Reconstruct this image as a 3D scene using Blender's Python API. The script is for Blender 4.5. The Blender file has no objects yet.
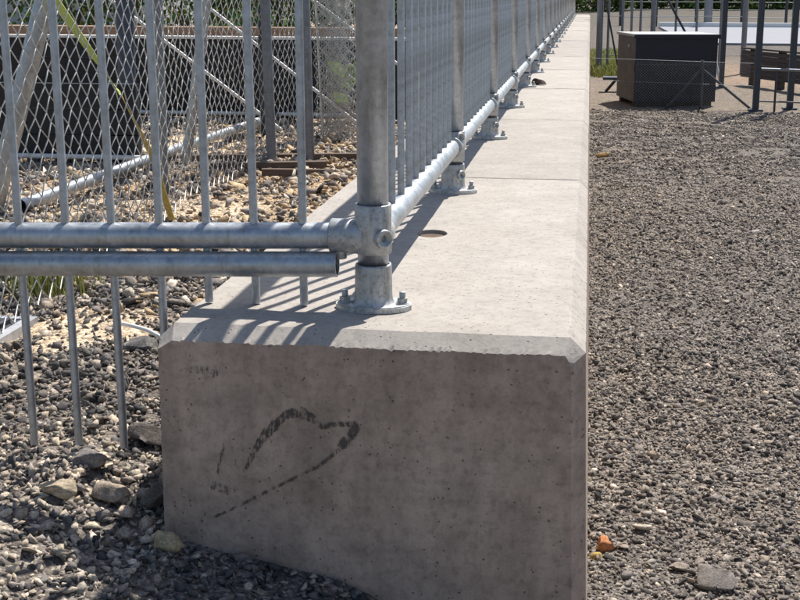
import bpy, bmesh, math, random
import numpy as np
from mathutils import Vector, Matrix
random.seed(7)
rng = np.random.default_rng(11)
S = bpy.context.scene
COL = S.collection

# ------------------------------------------------------------------ camera, world, sun, exposure
cam = bpy.data.objects.new('camera', bpy.data.cameras.new('camera'))
COL.objects.link(cam)
S.camera = cam
_yaw, _pit, _roll = .1189, .2220, .0042
_F = Vector((-math.sin(_yaw)*math.cos(_pit), math.cos(_yaw)*math.cos(_pit), -math.sin(_pit)))
_R = Vector((math.cos(_yaw), math.sin(_yaw), 0))
_U = _R.cross(_F)
_R2 = _R*math.cos(_roll) + _U*math.sin(_roll)
_U2 = _U*math.cos(_roll) - _R*math.sin(_roll)
_m = Matrix((_R2, _U2, -_F)).transposed().to_4x4()
_m.translation = Vector((-.0089, -1.612, 1.3698))
cam.matrix_world = _m
cam.data.sensor_width = 36
cam.data.sensor_fit = 'HORIZONTAL'
cam.data.lens = 54.885
cam.data.shift_x = -.0499
cam.data.shift_y = -.0433
cam.data.clip_start = .05
cam.data.clip_end = 600

SUN_AZ, SUN_EL = math.radians(22.5), math.radians(56)      # azimuth from +Y towards +X
w = bpy.data.worlds.new('World')
S.world = w
w.use_nodes = True
nt = w.node_tree
nt.nodes.clear()
sky = nt.nodes.new('ShaderNodeTexSky')
sky.sky_type = 'NISHITA'
sky.sun_disc = False
sky.sun_elevation = SUN_EL
sky.sun_rotation = SUN_AZ
sky.air_density = 1.0
sky.dust_density = 1.2
bg = nt.nodes.new('ShaderNodeBackground')
bg.inputs['Strength'].default_value = .085
wo = nt.nodes.new('ShaderNodeOutputWorld')
nt.links.new(sky.outputs[0], bg.inputs[0])
nt.links.new(bg.outputs[0], wo.inputs[0])

sl = bpy.data.lights.new('sun', 'SUN')
sl.energy = 4.6
sl.angle = math.radians(.53)
sl.color = (1, .955, .88)
sun = bpy.data.objects.new('sun', sl)
COL.objects.link(sun)
_d = Vector((math.sin(SUN_AZ)*math.cos(SUN_EL), math.cos(SUN_AZ)*math.cos(SUN_EL), math.sin(SUN_EL)))
sun.rotation_euler = _d.to_track_quat('Z', 'Y').to_euler()
sun.location = (4, 8, 12)

S.view_settings.view_transform = 'Standard'
S.view_settings.look = 'None'
S.view_settings.exposure = .62
S.view_settings.gamma = 1
S.view_settings.use_curve_mapping = False
S.render.engine = 'CYCLES'

# ------------------------------------------------------------------ helpers
W = {}          # world location of each object


def link(name, me, parent=None, loc=(0, 0, 0), label=None, cat=None, group=None, kind=None):
    o = bpy.data.objects.new(name, me)
    COL.objects.link(o)
    loc = Vector(loc)
    W[o.name] = loc.copy()
    if parent:
        o.parent = parent
        o.location = loc - W[parent.name]
    else:
        o.location = loc
    if label: o['label'] = label
    if cat: o['category'] = cat
    if group: o['group'] = group
    if kind: o['kind'] = kind
    return o


def thing(name, loc, label, cat, group=None):
    return link(name, None, None, loc, label, cat, group)


def fastmesh(name, V, F, mat=None, smooth=False, colors=None):
    """V (n,3); F list of arrays/lists of equal or mixed size."""
    me = bpy.data.meshes.new(name)
    V = np.asarray(V, dtype=np.float32)
    if isinstance(F, np.ndarray):
        k = F.shape[1]
        me.vertices.add(len(V)); me.vertices.foreach_set('co', V.ravel())
        me.loops.add(F.size); me.loops.foreach_set('vertex_index', F.astype(np.int32).ravel())
        me.polygons.add(len(F))
        me.polygons.foreach_set('loop_start', np.arange(0, F.size, k, dtype=np.int32))
        me.polygons.foreach_set('loop_total', np.full(len(F), k, dtype=np.int32))
    else:
        me.from_pydata([tuple(map(float, v)) for v in V], [], [tuple(int(i) for i in f) for f in F])
    me.update(calc_edges=True)
    me.validate()
    if smooth:
        me.polygons.foreach_set('use_smooth', np.ones(len(me.polygons), dtype=bool))
    if colors is not None:
        a = me.color_attributes.new('Col', 'FLOAT_COLOR', 'POINT')
        c = np.ones((len(V), 4), dtype=np.float32)
        c[:, :3] = colors
        a.data.foreach_set('color', c.ravel())
    if mat: me.materials.append(mat)
    return me


class MB:
    """collects simple solids into one mesh"""
    def __init__(s): s.v, s.f, s.sm = [], [], []
    def add(s, V, F, smooth=False):
        n = len(s.v)
        s.v += [tuple(v) for v in V]
        s.f += [tuple(i+n for i in f) for f in F]
        s.sm += [smooth]*len(F)
        return s
    def box(s, a, b, rz=0, c=None):
        x0, y0, z0 = a; x1, y1, z1 = b
        V = [(x0,y0,z0),(x1,y0,z0),(x1,y1,z0),(x0,y1,z0),(x0,y0,z1),(x1,y0,z1),(x1,y1,z1),(x0,y1,z1)]
        return s.add(V, [(3,2,1,0),(4,5,6,7),(0,1,5,4),(1,2,6,5),(2,3,7,6),(3,0,4,7)])
    def tube(s, pts, r, n=12, caps=True, r_end=None):
        pts = [Vector(p) for p in pts]
        V, F = [], []
        t0 = (pts[1]-pts[0]).normalized()
        ref = Vector((0,0,1)) if abs(t0.z) < .9 else Vector((1,0,0))
        for i, p in enumerate(pts):
            t = ((pts[min(i+1, len(pts)-1)] - pts[max(i-1, 0)])).normalized()
            a = t.cross(ref).normalized(); b = t.cross(a).normalized()
            k = i/(len(pts)-1)
            rr = r if r_end is None else r+(r_end-r)*k
            if isinstance(r, (list, tuple)): rr = r[i]
            for j in range(n):
                th = 2*math.pi*j/n
                V.append(p + a*rr*math.cos(th) + b*rr*math.sin(th))
        for i in range(len(pts)-1):
            for j in range(n):
                F.append((i*n+j, i*n+(j+1) % n, (i+1)*n+(j+1) % n, (i+1)*n+j))
        s.add(V, [f[::-1] for f in F], True)
        if caps:
            m = len(pts)-1
            s.add(V, [tuple(range(n)), tuple(reversed(range(m*n, m*n+n)))])
        return s
    def lathe(s, prof, c=(0,0,0), axis='z', n=24):
        """prof list of (r, h)"""
        V, F = [], []
        for r, h in prof:
            for j in range(n):
                th = 2*math.pi*j/n
                x, y = r*math.cos(th), r*math.sin(th)
                q = {'z': (x, y, h), 'y': (x, h, -y), 'x': (h, x, y)}[axis]
                V.append((q[0]+c[0], q[1]+c[1], q[2]+c[2]))
        for i in range(len(prof)-1):
            for j in range(n):
                F.append((i*n+j, i*n+(j+1) % n, (i+1)*n+(j+1) % n, (i+1)*n+j))
        return s.add(V, F, True)
    def prism(s, poly, z0, z1):
        n = len(poly)
        V = [(x,y,z0) for x,y in poly]+[(x,y,z1) for x,y in poly]
        F = [tuple(reversed(range(n))), tuple(range(n, 2*n))]+[(i,(i+1)%n,n+(i+1)%n,n+i) for i in range(n)]
        return s.add(V, F)
    def mesh(s, name, mat, edge_split=None):
        me = bpy.data.meshes.new(name)
        me.from_pydata(s.v, [], s.f)
        me.polygons.foreach_set('use_smooth', s.sm)
        me.update()
        me.materials.append(mat)
        return me
    def build(s, name, mat, parent=None, loc=(0,0,0), world=False, **k):
        """world: vertices are in world coordinates, parent given -> offset"""
        if world:
            base = W[parent.name] if parent else Vector((0,0,0))
            bl = Vector(loc) if loc != (0,0,0) else base
            s.v = [(v[0]-bl[0], v[1]-bl[1], v[2]-bl[2]) for v in s.v]
            return link(name, s.mesh(name, mat), parent, bl, **k)
        return link(name, s.mesh(name, mat), parent, loc, **k)


def vnoise(x, y, seed=0):
    """smooth value noise, vectorised"""
    xi = np.floor(x).astype(np.int64); yi = np.floor(y).astype(np.int64)
    fx = x-xi; fy = y-yi
    fx = fx*fx*(3-2*fx); fy = fy*fy*(3-2*fy)
    def h(a, b):
        n = (a*374761393 + b*668265263 + seed*974634777) & 0x7fffffff
        n = ((n ^ (n >> 13))*1274126177) & 0x7fffffff
        return ((n ^ (n >> 16)) & 0xffff)/65535.
    return (h(xi,yi)*(1-fx)+h(xi+1,yi)*fx)*(1-fy)+(h(xi,yi+1)*(1-fx)+h(xi+1,yi+1)*fx)*fy


def sstep(a, b, x):
    t = np.clip((x-a)/(b-a), 0, 1)
    return t*t*(3-2*t)


# ------------------------------------------------------------------ materials
class Mat:
    def __init__(s, name, base=(.5,.5,.5), rough=.6, metal=0., spec=.5):
        s.m = bpy.data.materials.new(name)
        s.m.use_nodes = True
        s.t = s.m.node_tree
        s.b = s.t.nodes['Principled BSDF']
        s.b.inputs['Base Color'].default_value = (*base, 1)
        s.b.inputs['Roughness'].default_value = rough
        s.b.inputs['Metallic'].default_value = metal
        s.b.inputs['Specular IOR Level'].default_value = spec
        s._co = None
    def n(s, typ, **k):
        q = s.t.nodes.new(typ)
        for a, v in k.items():
            if a in q.inputs: q.inputs[a].default_value = v
            else: setattr(q, a, v)
        return q
    def l(s, a, b): s.t.links.new(a, b)
    def co(s, scale=(1,1,1), out='Object'):
        tc = s.n('ShaderNodeTexCoord')
        mp = s.n('ShaderNodeMapping')
        mp.inputs['Scale'].default_value = scale
        s.l(tc.outputs[out], mp.inputs[0])
        return mp.outputs[0]
    def noise(s, scale, detail=4, rough=.55, vec=None, out=0):
        q = s.n('ShaderNodeTexNoise')
        q.inputs['Scale'].default_value = scale
        q.inputs['Detail'].default_value = detail
        q.inputs['Roughness'].default_value = rough
        if vec: s.l(vec, q.inputs['Vector'])
        return q.outputs[out]
    def voro(s, scale, vec=None, feature='F1', out='Distance'):
        q = s.n('ShaderNodeTexVoronoi')
        q.feature = feature
        q.inputs['Scale'].default_value = scale
        if vec: s.l(vec, q.inputs['Vector'])
        return q.outputs[out]
    def ramp(s, fac, stops):
        q = s.n('ShaderNodeValToRGB')
        e = q.color_ramp.elements
        while len(e) < len(stops): e.new(.5)
        for i, (p, c) in enumerate(stops):
            e[i].position = p
            e[i].color = (*c, 1) if isinstance(c, tuple) else (c, c, c, 1)
        s.l(fac, q.inputs[0])
        return q.outputs[0]
    def mix(s, a, b, fac, mode='MIX'):
        q = s.n('ShaderNodeMix')
        q.data_type = 'RGBA'
        q.blend_type = mode
        for sock, v in ((q.inputs[0], fac), (q.inputs[6], a), (q.inputs[7], b)):
            if isinstance(v, (int, float)): sock.default_value = v
            elif isinstance(v, tuple): sock.default_value = (*v, 1)
            else: s.l(v, sock)
        return q.outputs[2]
    def math(s, op, a, b=0.):
        q = s.n('ShaderNodeMath')
        q.operation = op
        for sock, v in ((q.inputs[0], a), (q.inputs[1], b)):
            if isinstance(v, (int, float)): sock.default_value = v
            else: s.l(v, sock)
        return q.outputs[0]
    def color(s, c): s.l(c, s.b.inputs['Base Color'])
    def rough(s, c): s.l(c, s.b.inputs['Roughness'])
    def bump(s, h, strength=.4, dist=.01):
        q = s.n('ShaderNodeBump')
        q.inputs['Strength'].default_value = strength
        q.inputs['Distance'].default_value = dist
        s.l(h, q.inputs['Height'])
        s.l(q.outputs[0], s.b.inputs['Normal'])
        return q


def mat_concrete(name, lo, mid_, hi, con=.55, pits=.46):
    m = Mat(name, rough=.9, spec=.25)
    v = m.co()
    info = m.n('ShaderNodeObjectInfo')
    big = m.noise(3.2, 6, .62, v)
    mid = m.noise(17, 5, .6, v)
    fine = m.noise(190, 3, .7, v)
    streak = m.noise(1, 5, .65, m.co((16, 16, 3.2)))
    scr = m.noise(1, 3, .6, m.co((70, 150, 60)))
    c = m.ramp(big, [(.25, lo), (.5, mid_), (.75, hi)])
    c = m.mix(c, m.ramp(mid, [(.3, .7), (.62, 1.06)]), con, 'MULTIPLY')
    c = m.mix(c, m.ramp(streak, [(.34, .66), (.6, 1.)]), con*.8, 'MULTIPLY')
    c = m.mix(c, m.ramp(fine, [(.25, .78), (.6, 1.04)]), .5, 'MULTIPLY')
    c = m.mix(c, m.ramp(scr, [(.30, .72), (.42, 1.)]), con*.7, 'MULTIPLY')
    c = m.mix(c, m.ramp(m.noise(60, 4, .7, v), [(.33, .62), (.52, 1.04)]), .35+con*.35, 'MULTIPLY')
    c = m.mix(c, m.ramp(info.outputs['Random'], [(0., .88), (1., 1.05)]), 1., 'MULTIPLY')
    # pin holes left by air bubbles
    pit1 = m.ramp(m.math('ADD', m.voro(46, v), m.math('MULTIPLY', m.noise(110, 3, .6, v), .22)), [(.13, 0.), (.19, 1.)])
    gate = m.ramp(m.noise(9, 3, .5, v), [(.46, 1.), (.50, 0.)])
    pit = m.math('MAXIMUM', pit1, gate)
    pit2 = m.math('MAXIMUM', m.ramp(m.math('ADD', m.voro(85, v), m.math('MULTIPLY', m.noise(200, 3, .6, v), .3)), [(.22, 0.), (.29, 1.)]), m.ramp(m.noise(14, 2, .5, v), [(pits, 1.), (pits+.08, 0.)]))
    pit = m.math('MULTIPLY', pit, pit2)
    c = m.mix(c, m.ramp(pit, [(0., .38), (1., 1.)]), 1., 'MULTIPLY')
    m.color(c)
    h = m.math('ADD', m.math('MULTIPLY', fine, .25), m.math('MULTIPLY', pit, .8))
    h = m.math('ADD', h, m.math('MULTIPLY', mid, .5))
    m.bump(h, .7, .003)
    return m.m


def mat_galv(name='galvanised_steel', base=(.47,.50,.53), rough=.36, dirt=.5, speck=.2):
    m = Mat(name, rough=rough, metal=.82)
    v = m.co()
    sp = m.voro(120, v, 'F1', 'Color')
    sp2 = m.n('ShaderNodeRGBToBW'); m.l(sp, sp2.inputs[0])
    n1 = m.noise(22, 5, .65, v)
    n2 = m.noise(160, 3, .6, v)
    drip = m.noise(1, 4, .6, m.co((60, 60, 7)))
    b = tuple(base)
    c = m.ramp(n1, [(.3, tuple(x*.72 for x in b)), (.55, b), (.75, tuple(min(1, x*1.2) for x in b))])
    c = m.mix(c, m.ramp(sp2.outputs[0], [(0., .86), (1., 1.08)]), 1., 'MULTIPLY')
    c = m.mix(c, (.20,.17,.13), m.math('MULTIPLY', m.ramp(drip, [(.55, 0.), (.75, 1.)]), dirt))
    c = m.mix(c, m.ramp(m.noise(130, 5, .75, v), [(.36, .35), (.5, 1.)]), speck, 'MULTIPLY')
    m.color(c)
    m.rough(m.ramp(m.math('ADD', n1, m.math('MULTIPLY', n2, .4)), [(.4, rough-.06), (.95, rough+.22)]))
    m.bump(m.math('ADD', n1, m.math('MULTIPLY', n2, .35)), .12, .002)
    return m.m


def mat_vcol(name, rough=.9, bump=.5, scale=220, spec=.25):
    """base colour from each stone's own colour plus mineral grain"""
    m = Mat(name, rough=rough, spec=spec)
    a = m.n('ShaderNodeAttribute', attribute_name='Col')
    v = m.co()
    n1 = m.noise(scale, 4, .65, v)
    n2 = m.noise(scale*.25, 3, .6, v)
    c = m.mix(a.outputs['Color'], m.ramp(n1, [(.3, .62), (.7, 1.25)]), 1., 'MULTIPLY')
    c = m.mix(c, m.ramp(n2, [(.3, .75), (.7, 1.15)]), 1., 'MULTIPLY')
    m.color(c)
    m.bump(n1, bump, .004)
    return m.m


def mat_ground():
    m = Mat('gritty_ground', rough=.95, spec=.2)
    a = m.n('ShaderNodeAttribute', attribute_name='Col')
    v = m.co()
    cell = m.voro(150, v, 'F1', 'Color')
    bw = m.n('ShaderNodeRGBToBW'); m.l(cell, bw.inputs[0])
    d = m.voro(150, v)
    cell2 = m.voro(48, v, 'F1', 'Color')
    bw2 = m.n('ShaderNodeRGBToBW'); m.l(cell2, bw2.inputs[0])
    d2 = m.voro(48, v)
    n = m.noise(6, 6, .6, v)
    c = m.mix(a.outputs['Color'], m.ramp(bw.outputs[0], [(.2, .55), (.6, 1.), (.8, 1.65)]), 1., 'MULTIPLY')
    c = m.mix(c, m.ramp(bw2.outputs[0], [(.2, .75), (.8, 1.3)]), .8, 'MULTIPLY')
    c = m.mix(c, m.ramp(n, [(.3, .8), (.7, 1.2)]), 1., 'MULTIPLY')
    m.color(c)
    h = m.math('ADD', m.math('MULTIPLY', d, -.6), m.math('MULTIPLY', d2, -1.4))
    m.bump(h, .8, .01)
    return m.m


def mat_simple(name, base, rough=.6, metal=0., var=.25, scale=30, bump=.15, stretch=(1,1,1), spec=.4):
    m = Mat(name, rough=rough, metal=metal, spec=spec)
    v = m.co(stretch)
    n = m.noise(scale, 5, .62, v)
    n2 = m.noise(scale*7, 3, .6, v)
    b = tuple(base)
    c = m.ramp(n, [(.28, tuple(x*(1-var) for x in b)), (.72, tuple(min(1, x*(1+var)) for x in b))])
    c = m.mix(c, m.ramp(n2, [(.3, 1-var*.6), (.7, 1+var*.4)]), 1., 'MULTIPLY')
    m.color(c)
    m.rough(m.ramp(n, [(.3, max(.05, rough-.1)), (.7, min(1, rough+.1))]))
    m.bump(m.math('ADD', n, m.math('MULTIPLY', n2, .4)), bump, .006)
    return m.m


def mat_leaf(name, base):
    m = Mat(name, rough=.6, spec=.3)
    a = m.n('ShaderNodeAttribute', attribute_name='Col')
    c = m.mix(a.outputs['Color'], base, 1., 'MULTIPLY')
    m.color(c)
    m.b.inputs['Subsurface Weight'].default_value = 0
    tr = m.n('ShaderNodeBsdfTranslucent'); m.l(c, tr.inputs[0])
    mx = m.n('ShaderNodeMixShader'); mx.inputs[0].default_value = .35
    m.l(m.b.outputs[0], mx.inputs[1]); m.l(tr.outputs[0], mx.inputs[2])
    out = [n for n in m.t.nodes if n.type == 'OUTPUT_MATERIAL'][0]
    m.l(mx.outputs[0], out.inputs[0])
    return m.m


def mat_smear():
    m = Mat('tar_smear', rough=.65)
    v = m.co()
    n = m.noise(1, 4, .7, m.co((260, 260, 60)))
    n2 = m.noise(90, 4, .7, v)
    m.color(m.ramp(n, [(.3, (.05,.041,.036)), (.7, (.10,.083,.072))]))
    tr = m.n('ShaderNodeBsdfTransparent')
    mx = m.n('ShaderNodeMixShader')
    a = m.n('ShaderNodeAttribute', attribute_name='Col')
    f = m.math('ADD', m.math('MULTIPLY', n, 2.6), m.math('MULTIPLY', n2, 1.6))
    f = m.math('SUBTRACT', m.math('ADD', f, m.math('MULTIPLY', a.outputs['Fac'], .9)), 2.80)
    m.l(m.ramp(f, [(0., 0.), (.32, .82)]), mx.inputs[0])
    m.l(tr.outputs[0], mx.inputs[1]); m.l(m.b.outputs[0], mx.inputs[2])
    out = [q for q in m.t.nodes if q.type == 'OUTPUT_MATERIAL'][0]
    m.l(mx.outputs[0], out.inputs[0])
    return m.m


CONC = mat_concrete('concrete_top', (.368,.331,.293), (.416,.379,.342), (.46,.423,.386), .28, .34)
CONC_FACE = mat_concrete('concrete_face_bounce_lit', (.385,.285,.225), (.52,.395,.315), (.62,.49,.40), .85)  # warmer and brighter: bounce light put into the colour of the shaded faces
GALV = mat_galv()
GALV_POST = mat_galv('galvanised_post', (.46,.50,.55), .34, .45)
CAST = mat_galv('galvanised_casting', (.54,.55,.55), .5, .7, .55)
WIRE = mat_galv('zinc_wire', (.78,.77,.74), .5, .15)
STEEL_DK = mat_simple('dark_fence_steel', (.055,.062,.075), .5, .3)
STEEL_GR = mat_galv('dull_grey_steel', (.26,.28,.31), .5, .5)
BLACK = mat_simple('black_painted_board', (.012,.013,.016), .55, 0, .4, 14, .3)
BOXB = mat_simple('black_box_paint', (.016,.019,.028), .5, .1, .3, 6, .15)
BOXS = mat_simple('box_side_sheet', (.05,.052,.055), .55, .1, .25, 6, .15)
LID = mat_simple('box_lid_sheet', (.34,.34,.33), .5, .2, .2, 8, .15)
GROUND = mat_ground()
STONE = mat_vcol('stone_chips')
SLEEPER = mat_simple('weathered_sleeper', (.085,.072,.065), .9, 0, .45, 20, .6, (1,1,6))
PLANK = mat_simple('red_brown_plank', (.13,.095,.075), .9, 0, .4, 18, .5, (.3,4,4))
TIMBER = mat_simple('bleached_timber', (.30,.20,.13), .9, 0, .35, 16, .5, (.3,5,5))
STRAP = mat_simple('yellow_green_webbing', (.55,.62,.16), .75, 0, .25, 160, .5)
STRAP2 = mat_simple('ochre_webbing', (.52,.37,.10), .75, 0, .3, 160, .5)
WHITE = mat_simple('white_plastic', (.78,.77,.74), .4, 0, .1, 40, .1)
WHITEBAR = mat_simple('white_painted_bar', (.72,.72,.70), .45, 0, .2, 40, .1)
ROADM = mat_simple('pale_concrete_road', (.27,.275,.30), .9, 0, .12, .6, .2)
RUST = mat_simple('rusty_socket', (.13,.085,.06), .85, .1, .5, 60, .6)
PANEL_DK = mat_simple('ribbed_dark_panel', (.06,.063,.07), .6, 0, .3, 30, .3)
PANEL_RIM = mat_simple('grey_panel_rim', (.36,.37,.39), .6, .2, .2, 30, .2)
SHEDM = mat_simple('pale_corrugated_sheet', (.50,.52,.54), .5, .2, .15, 3, .1)
SMEAR = mat_smear()
GRASSM = mat_leaf('grass_blade', (.17,.19,.06))
LEAFM = mat_leaf('bush_leaf', (.075,.12,.028))
LEAFB = mat_leaf('bright_leaf', (.24,.38,.06))
BARK = mat_simple('shrub_bark', (.12,.095,.07), .9, 0, .3, 30, .5)

# ------------------------------------------------------------------ terrain
SLAB = .9           # top of the block wall
BL = 1.4818         # block length
NB = 16             # blocks
PITS = [(-1.06, .80, .16, .20), (-1.45, 2.35, .45, .25), (-2.3, 3.9, .8, .35)]    # bare sandy patches


def height(x, y):
    x = np.asarray(x, dtype=float); y = np.asarray(y, dtype=float)
    left = .65*(1-sstep(26, 40, y))
    under = left*(1-sstep(-.50, -.12, x))
    front = np.where(x < -.6, .65 - .05*sstep(-.85, -.6, x), .60-.39*(x+.6))
    front = np.clip(front, 0, 1)
    k = sstep(-.02, .55, y)
    z = np.where(x < -.62, left - .05*sstep(-.85, -.6, x)*(1-sstep(.1, .5, y)), front*(1-k)+under*k)
    near = np.exp(-((x+.5)**2+(y-1.5)**2)/60.)
    far = 1-near
    b = (vnoise(x*3.1, y*3.1, 1)-.5)*.035 + (vnoise(x*9, y*9, 2)-.5)*.022 + (vnoise(x*27, y*27, 3)-.5)*.010
    z = z + b*(1-.6*sstep(6, 20, np.hypot(x, y)))
    z = z + .03*np.exp(-((x-.9)**2/.5+(y-5)**2/6)) + (vnoise(x*.15+9, y*.15, 5)-.5)*.5*sstep(30, 80, y)
    return z


def patchmask(x, y):
    m = np.zeros_like(np.asarray(x, dtype=float))
    wob = (vnoise(x*14, y*14, 8)-.5)*.9
    for cx, cy, rx, ry in PITS:
        d = np.sqrt(((x-cx)/rx)**2+((y-cy)/ry)**2)+wob*.6
        m = np.maximum(m, 1-sstep(.75, 1.1, d))
    return m


def axis(dense0, dense1, step, lo, hi, g=1.16):
    a = list(np.arange(dense0, dense1, step))
    q, s = a[-1], step
    while q < hi:
        s *= g; q += s; a.append(q)
    q, s = a[0], step; b = []
    while q > lo:
        s *= g; q -= s; b.append(q)
    return np.array(b[::-1]+a)


gx = axis(-2.6, 2.6, .028, -160, 160)
gy = axis(-1.0, 6.5, .028, -30, 260, 1.09)
GX, GY = np.meshgrid(gx, gy)
GZ = height(GX, GY)
gc = np.zeros(GX.shape+(3,))


def lay(c, m):
    global gc
    m = np.clip(m, 0, 1)[..., None]
    gc = gc*(1-m)+np.array(c)*m


lay((.165,.145,.128), np.ones_like(GX))                                            # grey brown grit
lay((.21,.17,.135), .5*sstep(.42, .62, vnoise(GX*.9, GY*.9, 21)))
lay((.42,.30,.19), (GX < -.5)*sstep(1.2, 2.4, GY))
lay((.56,.43,.30), (GX < -.4)*patchmask(GX, GY))
lay((.215,.178,.142), (GX > -.2)*sstep(11.5, 13.0, GY+vnoise(GX*2, GY, 31))*(1-sstep(17, 24, GY)))
lay((.31,.215,.15), (GX > 1.6)*sstep(16, 18, GY)*(1-sstep(28, 31, GY))*.8)
lay((.145,.125,.107), sstep(20, 27, GY)*(GX > -.4))
lay((.38,.28,.2), sstep(6, 8, GY)*(GX < -.6))
lay((.125,.11,.09), sstep(44, 52, GY))
nx, ny = len(gx), len(gy)
idx = np.arange(nx*ny).reshape(ny, nx)
F = np.stack([idx[:-1,:-1], idx[:-1,1:], idx[1:,1:], idx[1:,:-1]], -1).reshape(-1, 4)
V = np.stack([GX, GY, GZ], -1).reshape(-1, 3)
link('ground', fastmesh('ground', V, F, GROUND, True, gc.reshape(-1, 3)), kind='structure')

mb = MB().box((2.6, 31.2, -.2), (70, 46, .06))
road = mb.build('concrete_road', ROADM, kind='structure')
MB().box((2.6, 46.002, -.2), (70, 46.35, .22)).build('kerb', WHITEBAR, road, world=True)

# ------------------------------------------------------------------ stones
def ico(sub):
    bm = bmesh.new()
    bmesh.ops.create_icosphere(bm, subdivisions=sub, radius=1)
    v = np.array([q.co[:] for q in bm.verts]); f = np.array([[a.index for a in q.verts] for q in bm.faces])
    bm.free()
    return v, f


ICO1, ICO2, ICO3 = ico(1), ico(2), ico(3)


def proto(base, seed, chips=7):
    """a broken stone: a ball cut by random planes"""
    r = np.random.default_rng(seed)
    v, f = base[0].copy(), base[1]
    v *= r.uniform(.95, 1.05, (len(v), 1))
    for _ in range(chips):
        d = r.normal(size=3); d /= np.linalg.norm(d)
        k = r.uniform(.38, .75)
        s = v@d
        v = v - np.outer(np.clip(s-k, 0, None), d)
    v *= np.array([1, r.uniform(.65, .95), r.uniform(.5, .75)])
    return v, f


def chip(seed, n):
    """an angular crushed chip: the hull of a few points"""
    r = np.random.default_rng(seed)
    p = r.normal(size=(n, 3)); p /= np.linalg.norm(p, axis=1)[:, None]
    p *= r.uniform(.8, 1.15, (n, 1))*np.array([1.15, r.uniform(.6, .95), r.uniform(.38, .62)])
    bm = bmesh.new()
    for q in p: bm.verts.new(q)
    bmesh.ops.convex_hull(bm, input=bm.verts)
    bmesh.ops.delete(bm, geom=[q for q in bm.verts if not q.link_faces], context='VERTS')
    bmesh.ops.triangulate(bm, faces=bm.faces)
    bm.verts.index_update()
    v = np.array([q.co[:] for q in bm.verts]); f = np.array([[a.index for a in q.verts] for q in bm.faces])
    bm.free()
    return v, f


P_LO = [chip(i, 9) for i in range(14)]
P_HI = [chip(50+i, 11) for i in range(24)]


def rotmats(n):
    q = rng.normal(size=(n, 4)); q /= np.linalg.norm(q, axis=1)[:, None]
    # keep stones lying fairly flat: damp x,y tilt
    q[:, 1:3] *= .42; q /= np.linalg.norm(q, axis=1)[:, None]
    a, b, c, d = q.T
    return np.stack([np.stack([1-2*(c*c+d*d), 2*(b*c-a*d), 2*(b*d+a*c)], -1),
                     np.stack([2*(b*c+a*d), 1-2*(b*b+d*d), 2*(c*d-a*b)], -1),
                     np.stack([2*(b*d-a*c), 2*(c*d+a*b), 1-2*(b*b+c*c)], -1)], 1)


def pile(name, xy, rad, col, protos, lift, **k):
    n = len(xy)
    Z = height(xy[:, 0], xy[:, 1])
    P = np.c_[xy, Z+rad*lift]
    R = rotmats(n)
    pid = rng.integers(0, len(protos), n)
    Vs, Fs, Cs, off = [], [], [], 0
    for i, (v, f) in enumerate(protos):
        s = np.where(pid == i)[0]
        if not len(s): continue
        vv = np.einsum('nij,vj->nvi', R[s], v)*rad[s][:, None, None]+P[s][:, None, :]
        m = len(v)
        Vs.append(vv.reshape(-1, 3))
        Fs.append((f[None]+(np.arange(len(s))*m)[:, None, None]+off).reshape(-1, 3))
        Cs.append(np.repeat(col[s], m, axis=0))
        off += m*len(s)
    me = fastmesh(name, np.concatenate(Vs), np.concatenate(Fs), STONE, False, np.concatenate(Cs))
    return link(name, me, kind='stuff', **k)


def palette(n, cols, wts):
    c = np.array(cols)[rng.choice(len(cols), n, p=np.array(wts)/sum(wts))]
    return c*rng.uniform(.75, 1.3, (n, 1))*rng.uniform(.98, 1.02, (n, 3))


def scatter(x0, x1, y0, y1, dens):
    n = int((x1-x0)*(y1-y0)*dens)
    return np.c_[rng.uniform(x0, x1, n), rng.uniform(y0, y1, n)]


def inwall(p): return (p[:, 0] > -.615) & (p[:, 0] < .012) & (p[:, 1] > -.012)


DARK = [(.105,.097,.093), (.16,.145,.135), (.22,.195,.168), (.32,.26,.205), (.46,.39,.31), (.06,.057,.057)]
LITE = [(.20,.18,.165), (.32,.275,.235), (.45,.37,.29), (.50,.37,.23), (.60,.53,.44), (.09,.082,.075)]
# near left: angular ballast
a = np.concatenate([scatter(-1.75, -.6, -.8, 1.5, 12500), scatter(-.62, .1, -.8, .0, 12500), scatter(-2.9, -1.75, -.8, 1.5, 3500)])
a = a[~inwall(a)]
a = a[(rng.random(len(a)) > .85*patchmask(a[:, 0], a[:, 1]))]
a = a[~((a[:, 0] < -1.19) & (a[:, 0] > -1.62) & (a[:, 1] > .47) & (a[:, 1] < .90))]
r = np.clip(rng.lognormal(math.log(.0062), .40, len(a)), .003, .016)
pa = palette(len(a), DARK, [3, 3.6, 3, 2.0, 1.7, 2.0])
pb = palette(len(a), [(.22,.20,.18), (.36,.31,.265), (.48,.395,.305), (.58,.49,.385), (.09,.085,.08)], [2, 3, 3, 2.6, 1.4])      # paler tan mix, sunlight put into the stone colours towards the front
sunlit_tone = (vnoise(a[:, 0]*5, a[:, 1]*5, 77)*.5 + .75*(1-sstep(.05, .4, a[:, 1]))*(a[:, 0] < -.6)) > rng.uniform(.35, .95, len(a))
pa[sunlit_tone] = pb[sunlit_tone]
pile('ballast', a, r, pa, P_HI, rng.uniform(-.15, .5, len(a)),
     label='dark crushed ballast heaped on the left of the near block', cat='gravel')
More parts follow.
